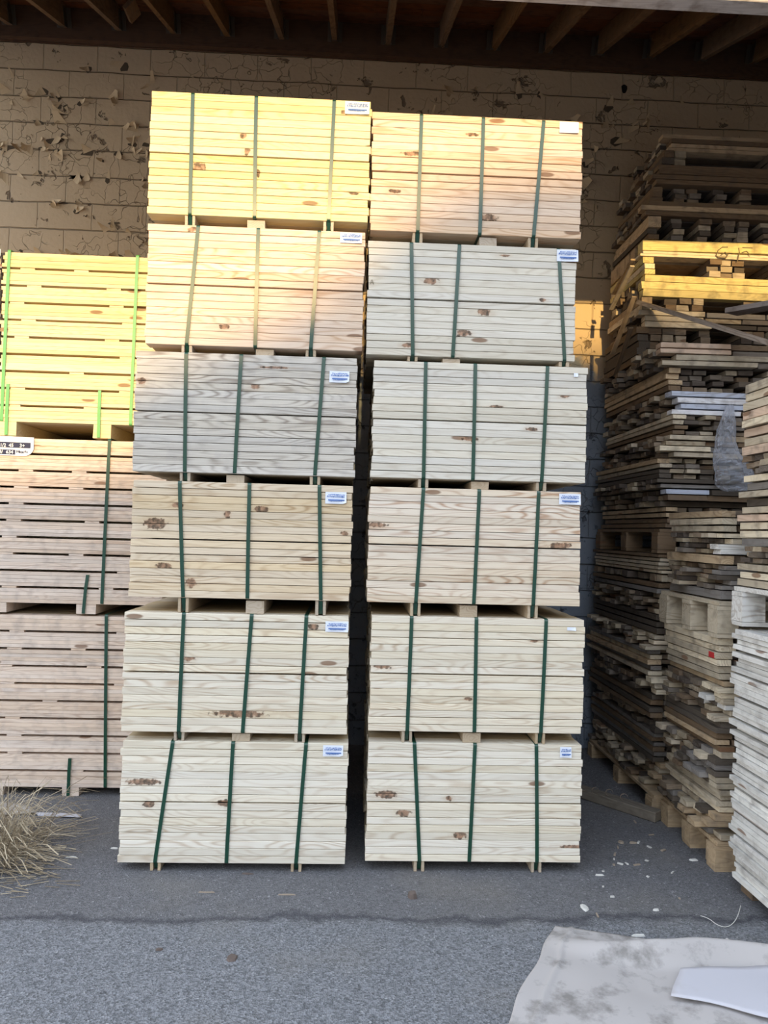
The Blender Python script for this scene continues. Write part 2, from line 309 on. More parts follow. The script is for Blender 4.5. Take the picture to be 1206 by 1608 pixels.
# curled flakes of paint on the wall
m = MB(); mb_ = MB(); rnd = random.Random(3)
CL = [(-2.35, 4.72), (-1.75, 4.74), (-2.42, 4.48), (-1.72, 4.45), (-2.6, 4.95), (-1.3, 4.95), (-2.2, 4.1), (-1.5, 4.2), (-1.45, 3.9), (-2.3, 3.6), (-1.35, 3.5), (-2.65, 4.3), (1.6, 4.55), (1.55, 4.2), (1.45, 4.0), (1.3, 4.75), (2.1, 4.9), (.8, 4.95)]
for k in range(260):
    c_ = CL[k % len(CL)]; sp_ = .16 if k < 150 else .6
    x = c_[0]+rnd.gauss(0, sp_); z = c_[1]+rnd.gauss(0, sp_*.7)
    if z > 5.22 or z < 2.9: continue
    if rnd.random() < .5: z = 5.26-.203*round((5.26-z)/.203)+rnd.uniform(-.012, .012)      # lifts along the joints
    w = rnd.uniform(.02, .10); h = rnd.uniform(.02, .08); cur = rnd.uniform(.012, .045); a = rnd.uniform(0, 6.28); tap = rnd.uniform(.5, 1.0); sk = rnd.uniform(-.6, .6)
    n = 4; P = []
    for i in range(n+1):
        t = i/n; wl_ = w*(1-tap*t)
        for sgn in (-1, 1):
            u_, v_ = sgn*wl_/2+sk*w*t, -t*h
            P.append((x+u_*math.cos(a)-v_*math.sin(a), WY-.002-cur*t*t, z+u_*math.sin(a)+v_*math.cos(a)))
    for i in range(n): m.quad(P[2*i], P[2*i+1], P[2*i+3], P[2*i+2])
    if k % 3 == 0:
        # dark patch: bared block plus painted shadow behind the lifted flake
        q_ = []
        for i in range(7):
            aa = 6.283*i/7; rr_ = rnd.uniform(.35, 1.1); q_.append((x+w*.8*rr_*math.cos(aa), WY-.0015, z-.01+h*.55*rr_*math.sin(aa)))
        mb_.quad(*q_)
bp_ = mb_.build('bare_shadow_patches', plain('bare_block_shadow', (.10, .075, .05), .9), wb); bp_['kind'] = 'stuff'
fk = m.build('peeling_paint', M['flake'], wb); fk['kind'] = 'stuff'
m = MB()   # dark socket hole in the wall
hc = onY(980, 140, WY)
n = 10
m.quad(*[(hc.x+.024*math.cos(6.283*i/n)*(1+.2*math.sin(i*2)), WY-.004, hc.z+.036*math.sin(6.283*i/n)) for i in range(n)])
m.build('wall_hole', plain('hole_dark', (.012, .01, .008), .9), wb)

# lean-to roof: deck (ceiling) with rafters, ledger and eave beam; low at the front, high at the wall
SL = .364; TH = math.atan(SL); EY = 3.3
def rz_(Y): return 5.33 - SL*(5.74-Y)         # underside of rafters
ceil = empty('ceiling', (0, 4.5, 5.2)); tag(ceil, kind='structure')
def cpt(o): o.location = Vector(o.location)-Vector(ceil.location); return o
RH = .15
Y0, Y1 = EY-.30, WY+.05
m = MB(); wdt = .14; Yc = Y0; XL, XR = -3.6, 7.0
nb = int((Y1-Y0)/math.cos(TH)/wdt)+1
for i in range(nb):
    y = Y0+(i+.5)*wdt*math.cos(TH)
    z = rz_(y)+RH/math.cos(TH)+.02+.004*(i % 2)
    xx = XL
    while xx < XR:
        L = R(1.6, 2.8); x2 = min(XR, xx+L)
        m.box(((xx+x2)/2, y, z), (x2-xx-.004, wdt-.006, .03), 0, 0, TH); xx = x2
dk = m.build('decking', M['deck'], ceil, loc=(0, -4.5, -5.2))
m = MB(); m.box((1.7, (Y0+Y1)/2, rz_((Y0+Y1)/2)+RH/math.cos(TH)+.055), (XR-XL, (Y1-Y0)/math.cos(TH), .02), 0, 0, TH); m.build('roofing', M['ledger'], ceil, loc=(0, -4.5, -5.2))
for k in range(-2, 23):
    x = -2.655+.4046*k
    L = (5.72-Y0)/math.cos(TH); yc = (5.72+Y0)/2
    o = boxobj('rafter', (x, yc-4.5, rz_(yc)+RH/2/math.cos(TH)-5.2), (.040, L, RH), M['rafter'], ceil, rx=TH, j=.002)
    mh = MB(); mh.box((0, 0, 0), (.052, .05, .13)); mh.box((0, .035, .0), (.11, .004, .13))
    h_ = mh.build('joist_hanger', M['steel'], o, loc=(0, L/2-.045, -.01))
boxobj('ledger', (1.7, 5.79-4.5, (5.265+5.86)/2-5.2), (XR-XL, .045, .595), M['ledger'], ceil)
boxobj('eave_beam', (1.7, EY-4.5, (4.01+rz_(EY))/2-5.2), (XR-XL, .09, rz_(EY)-4.01), M['eave'], ceil, j=.004, bevel=.004)
# short board nailed in a rafter bay
boxobj('blocking', (onY(206, 48, 5.5).x, 5.5-4.5, 5.33-5.2), (.03, .16, .10), M['rafter'], ceil, ry=.7)

# unseen building added across the yard, roofline shaped to shade the lower stacks
prof = [(x_, z_+7.8) for x_, z_ in ((-22, 1.9), (-6, 2.0), (-2, 2.12), (-1.3, 2.2), (-1, 2.38), (-.4, 2.68), (0, 2.98), (.3, 3.28), (.6, 3.40), (1.1, 3.48), (2, 3.52), (9, 3.5), (22, 3.5))]
m = MB(); YB = -30
for (xa, za), (xb, zb) in zip(prof, prof[1:]):
    m.quad((xa, YB, 0), (xb, YB, 0), (xb, YB, zb-.4), (xa, YB, za-.4)); m.quad((xa, YB, za-.4), (xb, YB, zb-.4), (xb, YB-4, zb), (xa, YB-4, za))
    m.quad((xa, YB-4, za), (xb, YB-4, zb), (xb, YB-9, 0), (xa, YB-9, 0))
m.quad((-22, YB, 0), (-22, YB, 9.3), (-22, YB-4, 9.7), (-22, YB-9, 0)); m.quad((22, YB, 0), (22, YB, 10.9), (22, YB-4, 11.3), (22, YB-9, 0))
tag(m.build('shade_building', plain('occluder_facade', (.45, .42, .38), .9)), kind='structure')

# ------------------------------------------------------------------ strapped bundles of new boards
BF = 3.66; DEP = 1.08; BW = .09
def strap_pts(xt, xb, z1, z0, zr, yf, back=.5, bulge=.004):
    """path over the top, round the front edge, down the face, under the runner"""
    pts = []; nor = []; e = .0012; r = .010
    pts += [(xt, back, z1+e)]; nor += [(0, 0, 1)]
    for i in range(5):
        a = math.pi/2*i/4; pts.append((xt, yf+r-(r+e)*math.sin(a), z1-r+(r+e)*math.cos(a))); nor.append((0, -math.sin(a), math.cos(a)))
    K = 10
    for i in range(1, K):
        t = i/K; s = 4*t*(1-t); sl = -4*(1-2*t)*bulge/(z1-z0)
        pts.append((xt+(xb-xt)*t, yf-e-bulge*s, z1-r+(z0+r-z1+r)*t)); nor.append(Vector((0, -1, -(1-2*t)*-4*bulge/(z1-z0))).normalized())
    for i in range(5):
        a = math.pi/2*i/4; pts.append((xb, yf+r-(r+e)*math.cos(a), z0+r-(r+e)*math.sin(a))); nor.append((0, -math.cos(a), -math.sin(a)))
    if zr is not None:
        pts.append((xb, yf+.03, zr+.006)); nor.append((0, -.7, -.7)); pts.append((xb, back, zr+.004)); nor.append((0, 0, -1))
    else:
        pts.append((xb, back, z0-e)); nor.append((0, 0, -1))
    return pts, nor
def squiggle(mb, x0, x1, z, y, h, n, rnd):
    x = x0
    while x < x1:
        w = rnd.uniform(.002, .0055); mb.box((x+w/2, y, z+rnd.uniform(-h, h)*.2), (w, .0006, h*rnd.uniform(.5, 1))); x += w+rnd.uniform(.0008, .003)
def make_tag(parent, x, z, w, h, y, style, rnd):
    m = MB(); n = 6
    # a sheet with a faintly lifted corner
    P = []
    for i in range(n+1):
        for k in (0, 1):
            u = i/n; lift = .0015*(u**3)
            dz = .006 if (style == 'torn' and i == n and k == 0) else 0
            P.append((x+(u-.5)*w, y-.0012-lift*4*(1-k), z+(k-.5)*h+dz))
    for i in range(n): m.quad(P[2*i], P[2*i+2], P[2*i+3], P[2*i+1])
    t = m.build('label_tag', M['paper'], parent); t['label'] = 'white paper tag printed in blue'
    if style != 'blank':
        p = MB(); yy = y-.006
        squiggle(p, x-w*.36, x+w*.40, z+h*.28, yy, h*.10, 0, rnd); squiggle(p, x-w*.42, x+w*.42, z+h*.12, yy, h*.14, 0, rnd)
        p.box((x+.002, yy, z-h*.18), (w*.78, .0006, h*.10)); squiggle(p, x-w*.3, x+w*.3, z-h*.27, yy, h*.08, 0, rnd)
        p.build('print', M['ink'], t)
BUND = {
 'L6': (-1.015, .041, 3.111, 3.706, 'sungold', [(303, 298), (402.5, 399.4), (525, 516)], (561, 167, .118, .062, 'faint'), 'sunlit golden strapped bundle topping the left column of new boards'),
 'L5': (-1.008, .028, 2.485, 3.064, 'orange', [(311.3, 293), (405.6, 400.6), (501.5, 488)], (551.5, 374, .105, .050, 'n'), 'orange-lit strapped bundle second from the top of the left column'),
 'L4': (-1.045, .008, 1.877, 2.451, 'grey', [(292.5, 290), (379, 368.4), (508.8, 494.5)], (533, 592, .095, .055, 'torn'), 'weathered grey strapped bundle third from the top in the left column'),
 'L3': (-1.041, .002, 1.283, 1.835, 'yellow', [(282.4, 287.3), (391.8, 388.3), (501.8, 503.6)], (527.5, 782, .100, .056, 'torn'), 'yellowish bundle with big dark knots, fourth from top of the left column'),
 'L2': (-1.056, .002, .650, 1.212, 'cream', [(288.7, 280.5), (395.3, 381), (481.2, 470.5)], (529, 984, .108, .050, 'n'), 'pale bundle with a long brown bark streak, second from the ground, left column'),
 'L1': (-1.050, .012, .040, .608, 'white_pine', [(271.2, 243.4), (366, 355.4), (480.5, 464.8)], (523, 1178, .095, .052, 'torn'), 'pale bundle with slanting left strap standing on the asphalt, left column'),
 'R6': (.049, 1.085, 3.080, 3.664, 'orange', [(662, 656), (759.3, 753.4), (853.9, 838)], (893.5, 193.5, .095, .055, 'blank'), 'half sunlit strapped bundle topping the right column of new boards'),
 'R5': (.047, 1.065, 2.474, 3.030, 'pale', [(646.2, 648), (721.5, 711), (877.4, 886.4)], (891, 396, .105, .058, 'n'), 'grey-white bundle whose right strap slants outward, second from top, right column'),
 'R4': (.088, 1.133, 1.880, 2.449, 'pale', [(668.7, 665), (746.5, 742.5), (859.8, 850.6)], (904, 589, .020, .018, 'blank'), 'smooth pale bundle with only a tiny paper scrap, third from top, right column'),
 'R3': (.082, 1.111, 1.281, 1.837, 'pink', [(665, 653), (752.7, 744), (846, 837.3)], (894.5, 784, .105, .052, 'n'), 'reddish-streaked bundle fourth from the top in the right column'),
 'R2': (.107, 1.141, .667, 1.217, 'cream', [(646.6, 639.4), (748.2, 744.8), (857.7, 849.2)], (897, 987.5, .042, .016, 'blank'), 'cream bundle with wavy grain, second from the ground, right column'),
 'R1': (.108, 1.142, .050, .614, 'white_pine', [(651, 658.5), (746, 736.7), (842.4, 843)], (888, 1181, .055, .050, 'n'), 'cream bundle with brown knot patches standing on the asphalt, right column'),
}
KN = {'L3': [(243, 822, 19, 9), (278, 793, 10, 5), (357, 807, 5, 8), (258, 888, 13, 5), (300, 915, 9, 9), (410, 800, 12, 6), (541, 838, 7, 4)],
 'L2': [(296, 1034, 10, 5), (375, 1121, 44, 6), (492, 984, 8, 5)], 'L1': [(225, 1228, 30, 5), (234, 1263, 9, 5), (352, 1261, 11, 6)],
 'L4': [(400, 607, 8, 5), (222, 598, 8, 6), (432, 577, 25, 2), (250, 745, 15, 3)], 'L6': [(312, 262, 12, 8), (382, 213, 6, 5), (388, 237, 6, 6), (543, 176, 7, 4), (555, 303, 8, 3), (405, 272, 4, 6)],
 'L5': [(352, 513, 9, 4), (302, 360, 9, 4)], 'R5': [(676, 441, 13, 6), (760, 490, 13, 6), (728, 523, 13, 6), (640, 542, 11, 4), (853, 471, 6, 3), (793, 401, 9, 2)],
 'R4': [(738, 689, 13, 5), (835, 674, 10, 3), (779, 638, 11, 2), (887, 622, 8, 3)], 'R3': [(592, 824, 16, 4), (880, 857, 20, 5)],
 'R2': [(735, 1098, 7, 3), (838, 1007, 8, 2), (600, 1047, 14, 4)], 'R1': [(605, 1248, 18, 6), (634, 1277, 12, 6), (722, 1312, 11, 6), (705, 1254, 6, 4), (905, 1330, 30, 3), (861, 1257, 6, 3), (637, 1250, 4, 3)],
 'R6': [(767, 341, 15, 6), (620, 300, 11, 3), (740, 211, 13, 3), (648, 241, 18, 4)]}
NB = 16
order = ['L1', 'L2', 'L3', 'L4', 'L5', 'L6', 'R1', 'R2', 'R3', 'R4', 'R5', 'R6']
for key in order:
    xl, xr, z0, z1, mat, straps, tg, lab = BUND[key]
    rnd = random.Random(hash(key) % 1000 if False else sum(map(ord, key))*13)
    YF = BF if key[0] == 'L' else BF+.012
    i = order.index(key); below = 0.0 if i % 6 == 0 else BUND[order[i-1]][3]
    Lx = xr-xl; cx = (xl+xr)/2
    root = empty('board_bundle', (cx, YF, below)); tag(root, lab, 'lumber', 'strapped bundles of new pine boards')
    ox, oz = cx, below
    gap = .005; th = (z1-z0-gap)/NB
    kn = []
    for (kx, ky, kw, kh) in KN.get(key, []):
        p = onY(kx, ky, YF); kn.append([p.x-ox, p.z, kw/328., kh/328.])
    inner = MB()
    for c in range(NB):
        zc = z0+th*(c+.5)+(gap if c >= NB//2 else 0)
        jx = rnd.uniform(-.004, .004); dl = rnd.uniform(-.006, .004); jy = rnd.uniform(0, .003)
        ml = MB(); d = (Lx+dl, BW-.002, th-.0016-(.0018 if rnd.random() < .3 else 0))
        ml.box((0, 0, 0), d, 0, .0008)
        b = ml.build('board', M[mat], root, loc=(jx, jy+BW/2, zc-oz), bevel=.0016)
        q = 0
        for k in kn:
            if abs(k[1]-zc) < th*.5 or (abs(k[1]-zc)-th*.5 < k[3]*.35) :
                q += 1
                if q > 2: break
                for a, v in zip('xzwh', (k[0]-jx, k[1]-zc, k[2], max(k[3], .006))): b['k%d%s' % (q, a)] = float(v)
        for r in range(1, 12):
            dj = rnd.uniform(-.012, .008)
            inner.box((rnd.uniform(-.006, .006), BW*(r+.5), zc-oz), (Lx-.012+dj, BW-.003, th-.0016))
    inn = inner.build('inner_boards', M['inner'], root); inn['kind'] = 'stuff'
    # runners: a notched bar under the outer straps, a flat lath in the middle
    rh = z0-below
    for s_i, (xt, xb) in enumerate(straps):
        pt = onY(xt, 0, YF)     # x only; solved below at the right height
        # invert for x at heights z1, z0
        def xat(px, z):
            lo, hi = 0, 1608
            for _ in range(40):
                mid = (lo+hi)/2
                if onY(px, mid, YF).z > z: lo = mid
                else: hi = mid
            return onY(px, lo, YF).x
        X1, X0 = xat(xt, z1)-ox, xat(xb, z0)-ox
        m = MB(); outer = s_i != 1
        pts, nor = strap_pts(X1, X0, z1-oz, z0-oz, (0.0 if outer else None), 0.0, bulge=rnd.uniform(.002, .005))
        m.ribbon(pts, (1, 0, 0), .0175, nor); m.build('strap', M['strap'], root)
        if outer:
            m = MB()
            for sg in (-1, 1): m.box((X0+sg*.018, DEP/2+.004, rh/2+.0008), (.013, DEP-.01, rh-.0018), 0, .001)
            m.box((X0, DEP/2+.02, rh*.72), (.023, DEP-.05, rh*.5)); m.build('runner', M['runner'], root)
        elif key not in ('L1', 'R1'):
            m = MB(); m.box((X0+rnd.uniform(-.03, .05), DEP/2+.006, rh*.45), (.085, DEP-.02, rh*.86), 0, .001); m.build('flat_runner', M['runner'], root)
    tx, ty, tw, thh, st = tg
    p = onY(tx, ty, YF); p.z = min(p.z, z1-thh/2-.007); make_tag(root, p.x-ox, p.z-oz, tw, thh, -.002, st, rnd)
    if key == 'R5':    # a small pencilled letter
        m = MB(); p = onY(584, 443, YF); a, z = p.x-ox, p.z-oz
        m.box((a-.005, -.0012, z), (.002, .0008, .024), 0, 0, 0, .35); m.box((a+.005, -.0012, z), (.002, .0008, .024), 0, 0, 0, -.35); m.box((a, -.0012, z-.003), (.010, .0008, .002))
        m.build('pencil_mark', M['marker'], root)

# ------------------------------------------------------------------ left column: bundles of thin boards in spaced courses
PF = 4.65
def mat_bundle(xl, xr, zr, z0, z1, mat, lab, straps, shorts, runners, seed, smat='sunstrap', toprate=1.0, ncourse=10, grp='spaced-course bundles at the left'):
    rnd = random.Random(seed); cx = (xl+xr)/2
    root = empty('slat_bundle', (cx, PF, zr)); tag(root, lab, 'lumber', grp)
    ch = (z1-z0)/ncourse; gap = .013; nl = 4
    inner = MB()
    for c in range(ncourse):
        for l in range(nl):
            t = (ch-gap)/nl; zc = z0+c*ch+t*(l+.5)-zr
            jx = rnd.uniform(-.006, .006)
            ml = MB(); ml.box((0, 0, 0), (xr-xl+rnd.uniform(-.01, .006), .088, t-.0012), rnd.uniform(-.002, .002), .001)
            ml.build('slat', M[mat], root, loc=(jx, .045+rnd.uniform(0, .005), zc))
            for r in range(1, 10): inner.box((rnd.uniform(-.01, .01), .1*r+.05, zc), (xr-xl-.02, .095, t-.001))
        if c < ncourse-1:
            zg = z0+(c+1)*ch-gap/2-zr
            for fx in (.06+rnd.uniform(0, .06), .42+rnd.uniform(-.1, .35)):
                if rnd.random() < .75:
                    boxobj('spacer', (-(xr-xl)/2+fx*(xr-xl)+rnd.uniform(0, .1), .45, zg), (.085, .885, gap-.002), M[mat], root)
            inner.box((0, .55, zg), (xr-xl-.06, .8, gap-.002))
    inn = inner.build('inner_slats', M['inner'], root); inn['kind'] = 'stuff'
    for (x1, x0) in straps:
        m = MB(); pts, nor = strap_pts(x1-cx, x0-cx, z1-zr, z0-zr, None, 0.0, bulge=.003); m.ribbon(pts, (1, 0, 0), .019, nor); m.build('strap', M[smat], root)
    for (x1, x0, zt) in shorts:
        m = MB(); ps = [(x1-cx, .02, zt-zr), (x1-cx, -.004, zt-zr-.004), ((x1+x0)/2-cx, -.006, (zt+z0)/2-zr), (x0-cx, -.004, .004), (x0-cx, .3, .003)]
        m.ribbon(ps, (1, 0, 0), .019, [(0, -1, 0)]*3+[(0, -.7, -.7), (0, 0, -1)]); m.build('short_strap', M[smat], root)
    for (xa, wd) in runners:
        boxobj('runner', (xa-cx, .47, (z0-zr)/2), (wd, .93, z0-zr-.0015), M[mat], root, j=.002)
    return root
X = lambda px, py: onY(px, py, PF).x
PX1 = -1.13
p1 = mat_bundle(-2.145, PX1, 0, .052, 1.080, 'matpink', 'rough pinkish-brown slat bundle on the ground at the far left', [(X(167, 968), X(165, 1238))], [(X(110, 1190), X(107, 1250), onY(110, 1190, PF).z)], [(X(110, 1245), .10), (-1.97-.1, .10)], 11, 'strap')
p2 = mat_bundle(-2.16, PX1+.01, 1.080, 1.140, 2.135, 'matpink', 'rough brown slat bundle with a printed sticker, middle of the far left column', [(X(172, 692), X(160, 945))], [(X(138, 902), X(131, 962), onY(138, 902, PF).z)], [(X(135, 960), .115), (-2.09, .10)], 12, 'strap')
p3 = mat_bundle(-2.135, -1.19, 2.135, 2.220, 3.255, 'matsungold', 'sunlit golden slat bundle topping the far left column', [(X(15, 390), X(3, 640)), (X(216, 403), X(205, 662))], [(X(13, 602), X(10, 675), onY(13, 602, PF).z), (X(157, 612), X(155, 680), onY(157, 612, PF).z)], [(X(160, 672), .105), (X(10, 668)-.0, .115)], 13)
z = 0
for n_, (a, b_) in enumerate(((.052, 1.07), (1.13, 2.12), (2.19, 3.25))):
    mat_bundle(-3.16, -2.185 if n_ < 2 else -2.150, z, a, b_, 'matgrey', ['greyed slat bundle on the ground beyond the left edge of the pinkish one', 'greyed slat bundle in the middle, left of the stickered one', 'greyed slat bundle barely showing left of the sunlit golden one'][n_], [(-2.4, -2.4)], [], [(-2.3, .1), (-2.95, .1)], 20+n_, 'sunstrap', grp='greyed slat bundles at the frame edge'); z = b_
def textmesh(txt, size, mat, parent, loc, bold=.004, rot=(math.pi/2, 0, 0), name='lettering', sx_=1):
    cu = bpy.data.curves.new('t', 'FONT'); cu.body = txt; cu.size = size; cu.offset = bold*size; cu.extrude = .0004; cu.align_x = 'LEFT'
    t = bpy.data.objects.new('t', cu); C.objects.link(t); bpy.context.view_layer.update()
    me = bpy.data.meshes.new_from_object(t.evaluated_get(bpy.context.evaluated_depsgraph_get())); bpy.data.objects.remove(t)
    me.materials.clear(); me.materials.append(mat); o = bpy.data.objects.new(name, me); C.objects.link(o); o.parent = parent; o.location = loc; o.rotation_euler = rot; o.scale = (sx_, 1, 1); return o
def sticker(root, xl, xr, zt, zb, rows):
    ox, oy, oz = root.location
    m = MB(); n = 8; y = -.006
    # rounded lower right corner
    out = [(xl, zt), (xr, zt-.006)]
    for i in range(n+1):
        a = i/n*math.pi/2; out.append((xr-.045+.045*math.cos(a)-.01*i/n, zb+.045-.045*math.sin(a)))
    out.append((xl, zb))
    m.quad(*[(p[0]-ox, y, p[1]-oz) for p in out]); st = m.build('sticker', M['paper'], root)
    st['label'] = 'white sticker with navy bars and white numbers'
    m = MB(); hgt = zt-zb
    for (f0, f1, x1) in rows: m.quad(*[(a-ox, y-.0015, z-oz) for a, z in ((xl, zt-hgt*f0), (x1, zt-hgt*f0-.003), (x1, zt-hgt*f1-.003), (xl, zt-hgt*f1))])
    m.build('navy_bars', M['navy'], st); return st, ox, oz, y
xl, xr = X(-40, 690), X(54, 690); zt, zb = 2.133, 2.133-.118
st, ox, oz, yy = sticker(p2, xl, xr, zt, zb, [(.30, .58, X(49, 692)), (.68, .92, X(25, 700))])
hh = zt-zb
wt = plain('white_print', (.8, .8, .8), .6)
for txt, px, f in (('1/2', 1, .56), ('45', 15, .56), ('3+', 32, .56), ('9/', 0, .90), ('634', 11, .90)):
    textmesh(txt, hh*.24, wt, st, (X(px, 694)-ox, yy-.003, zt-hh*f-oz), .02)
# the scribbled right end of the lower line
m = MB(); squiggle(m, X(27, 700)-ox, X(43, 700)-ox, zt-hh*.80-oz, yy-.002, .016, 0, random.Random(5)); m.build('fine_print', M['navy'], st)
xl, xr = X(-30, 400), X(5, 400); zt, zb = onY(0, 390, PF).z, onY(0, 413, PF).z
pg = [o for o in C.objects if o.name.startswith('slat_bundle') and o.get('label', '').startswith('greyed slat bundle barely')][0]
st2, ox, oz, yy = sticker(pg, -2.26, -2.150, zt, zb, [(.2, .5, -2.155), (.62, .85, -2.16)])
textmesh('8', hh*.3, wt, st2, (-2.175-ox, yy-.003, zt-.075-oz), .02)

# ------------------------------------------------------------------ scrap piles on the right
TONE = {'cream': (.78, .67, .49), 'white': (.80, .80, .82), 'blue': (.52, .56, .66), 'tan': (.50, .37, .23), 'pink': (.62, .46, .34), 'grey': (.24, .22, .20),
        'dark': (.11, .09, .07), 'brown': (.20, .135, .08), 'sungold': (.74, .62, .28), 'straw': (.54, .46, .34), 'chalk': (.74, .72, .67)}  # the gold tone has sunlight painted into the board colour
MIX = ['cream', 'tan', 'brown', 'grey', 'straw', 'dark', 'brown', 'grey']
cand = []      # (score, name, label, group, center, dims, rz, tone)
fillers = {}
def heightword(z): return 'knee height' if z < .6 else 'hip height' if z < 1.15 else 'chest height' if z < 1.7 else 'head height' if z < 2.3 else 'just overhead' if z < 3.1 else 'high up' if z < 3.75 else 'the very top'
TW = {'cream': 'cream', 'white': 'white-painted', 'blue': 'bluish white', 'tan': 'tan', 'pink': 'pinkish', 'grey': 'weathered grey', 'dark': 'dark weathered', 'brown': 'brown', 'sungold': 'sunlit yellow', 'straw': 'straw-coloured', 'chalk': 'chalky white'}
def plank(pile, pname, c, d, rz, tone, vis, orient):
    if vis is None:
        fillers.setdefault(pile, MB()).box(c, d, rz, .004); return
    cand.append((vis, pile, pname, c, d, rz, tone, orient))
def course(pile, pname, typ, za, zb, X0, X1, Y0, Y1, nl, tones, yaw=0, jit=.03, dens=1.0, length=None, bw=.09, frontvis=1, leftvis=1, yj=.006, fill=.90, cols=False):
    """typ X: boards run along X (long face to the front, ends to the left); typ Y: boards run along Y"""
    t = (zb-za)/nl; keep = [random.random() < dens for _ in range(60)]
    for l in range(nl):
        zc = za+t*(l+.5)
        if typ == 'X':
            nr = int((Y1-Y0)/bw)
            for r in range(nr):
                w = bw*R(.80, .97); yc = Y0+bw*(r+.5)
                xs = X0+R(-jit, jit)+(R(0, .04) if jit > .01 else 0); xe = X1
                if length and r == 0: xe = xs+length*R(.8, 1.25)
                if dens < 1 and random.random() > dens and l < nl-1: continue
                tone = random.choice(tones); sy = -abs(R(0, .012)) if r == 0 else 0
                vis = frontvis*(xe-xs)*t/(Y0*Y0) if r == 0 else (leftvis*.25*w*t/(yc*yc) if leftvis else None)
                L = xe-xs; a = yaw+R(-yj, yj)
                plank(pile, pname, (xs+L/2*math.cos(a), yc+sy+L/2*math.sin(a), zc), (L, w, t*R(fill-.14, fill+.03)), a, tone, vis, 'front' if r == 0 else 'end')
                if r == 0 and length and xe < X1-.12:
                    xx = xe+R(.005, .03)
                    while xx < X1-.05:
                        L2 = min(R(.15, .5), X1-xx); plank(pile, pname, (xx+L2/2, yc+R(0, .02), zc), (L2, w, t*R(.7, .95)), a+R(-.01, .01), random.choice(MIX), frontvis*L2*t/(Y0*Y0), 'front'); xx += L2+R(.004, .03)
        else:
            nc = int((X1-X0)/bw)
            for r in range(nc):
                w = bw*R(.72, .97); xc = X0+bw*(r+.5)+(R(-jit, jit)*.4 if r else R(-.005, .02))
                if dens < 1 and (not keep[r] if cols else random.random() > dens) and r > 0: continue
                tone = random.choice(tones); ys = Y0+abs(R(0, jit))*(1.2 if r else .6); L = Y1-ys-R(0, .05)
                vis = (leftvis*.55*L*t/(Y0*Y0)) if r == 0 else frontvis*w*t*.9/(Y0*Y0)
                plank(pile, pname, (xc, ys+L/2, zc+R(-.001, .001)), (L, w, t*R(fill-.16, fill+.02)), math.pi/2+yaw*0+R(-.012, .012), tone, vis, 'side' if r == 0 else 'end')
def zA(y): return 2.794+(540-y)*.003804
def zT(y): return 3.632+(378-y)*.00441
CR, WH, BL, TN, PK, GY, DK, BR, GD, SR = (['cream', 'straw', 'cream'], ['white', 'white', 'blue'], ['blue', 'grey', 'blue'], ['tan', 'brown'], ['pink', 'cream', 'straw'], ['grey', 'grey', 'dark'],
    ['dark', 'brown', 'grey'], ['brown', 'tan', 'dark'], ['sungold', 'sungold', 'cream'], ['straw', 'cream', 'tan'])
PA = 'tall back scrap pile'
TOPP = [(212, 238, 'X', 4, TN, 2.05, 0), (238, 262, 'Y', 2, BR, 2.02, .55), (262, 292, 'X', 4, TN, 1.95, 0), (292, 318, 'Y', 3, BR, 1.95, .5), (318, 342, 'X', 3, TN, 1.91, 0),
        (342, 378, 'Y', 4, BR, 1.92, .5), (404, 432, 'Y', 3, GD, 1.90, .55), (432, 466, 'X', 3, GD, 1.90, -.0), (466, 486, 'Y', 2, SR, 1.88, .6), (486, 512, 'X', 3, CR, 1.91, 0), (512, 565, 'Y', 5, DK, 1.87, .8)]
for (ya, yb, typ, nl, tn, x0, q) in TOPP:
    course('A', PA, typ, zT(yb), zT(ya)-.002, x0, 3.1, 5.02+R(-.02, .02), 5.72, nl, tn, 0, .03, (q-.12) if typ == 'Y' else 1, (.4 if (ya == 486) else None), fill=.95, cols=True)
zt0 = zT(565)
LOW = [(545, 575, 'X', 4, PK, 1.88, .50), (575, 613, 'Y', 4, SR+TN, 1.90, 0), (613, 652, 'X', 4, WH, 1.875, .45), (652, 684, 'Y', 4, BR+SR, 1.88, 0), (684, 720, 'X', 4, CR, 1.86, .28), (720, 753, 'Y', 4, BR+SR, 1.85, 0),
       (753, 769, 'X', 2, GY, 1.825, .6), (769, 797, 'X', 3, BL, 1.85, .28), (797, 832, 'Y', 4, BR, 1.84, 0), ('P', 832, 872), (872, 904, 'Y', 5, SR+BR, 1.81, 0), (904, 917, 'X', 1, CR, 1.83, .5), (917, 935, 'Y', 2, DK, 1.82, 0),
       (935, 967, 'X', 4, CR, 1.81, .3), (967, 998, 'Y', 3, DK, 1.80, 0), (998, 1022, 'X', 3, CR, 1.80, .4), (1022, 1064, 'Y', 5, SR+GY, 1.80, 0), (1064, 1092, 'X', 3, CR, 1.81, .4), (1092, 1130, 'Y', 4, DK, 1.82, 0),
       (1130, 1152, 'X', 2, GY, 1.83, .5), (1152, 1200, 'Y', 6, DK+GY, 1.82, 0), (1200, 1242, 'X', 5, SR, 1.81, .4)]
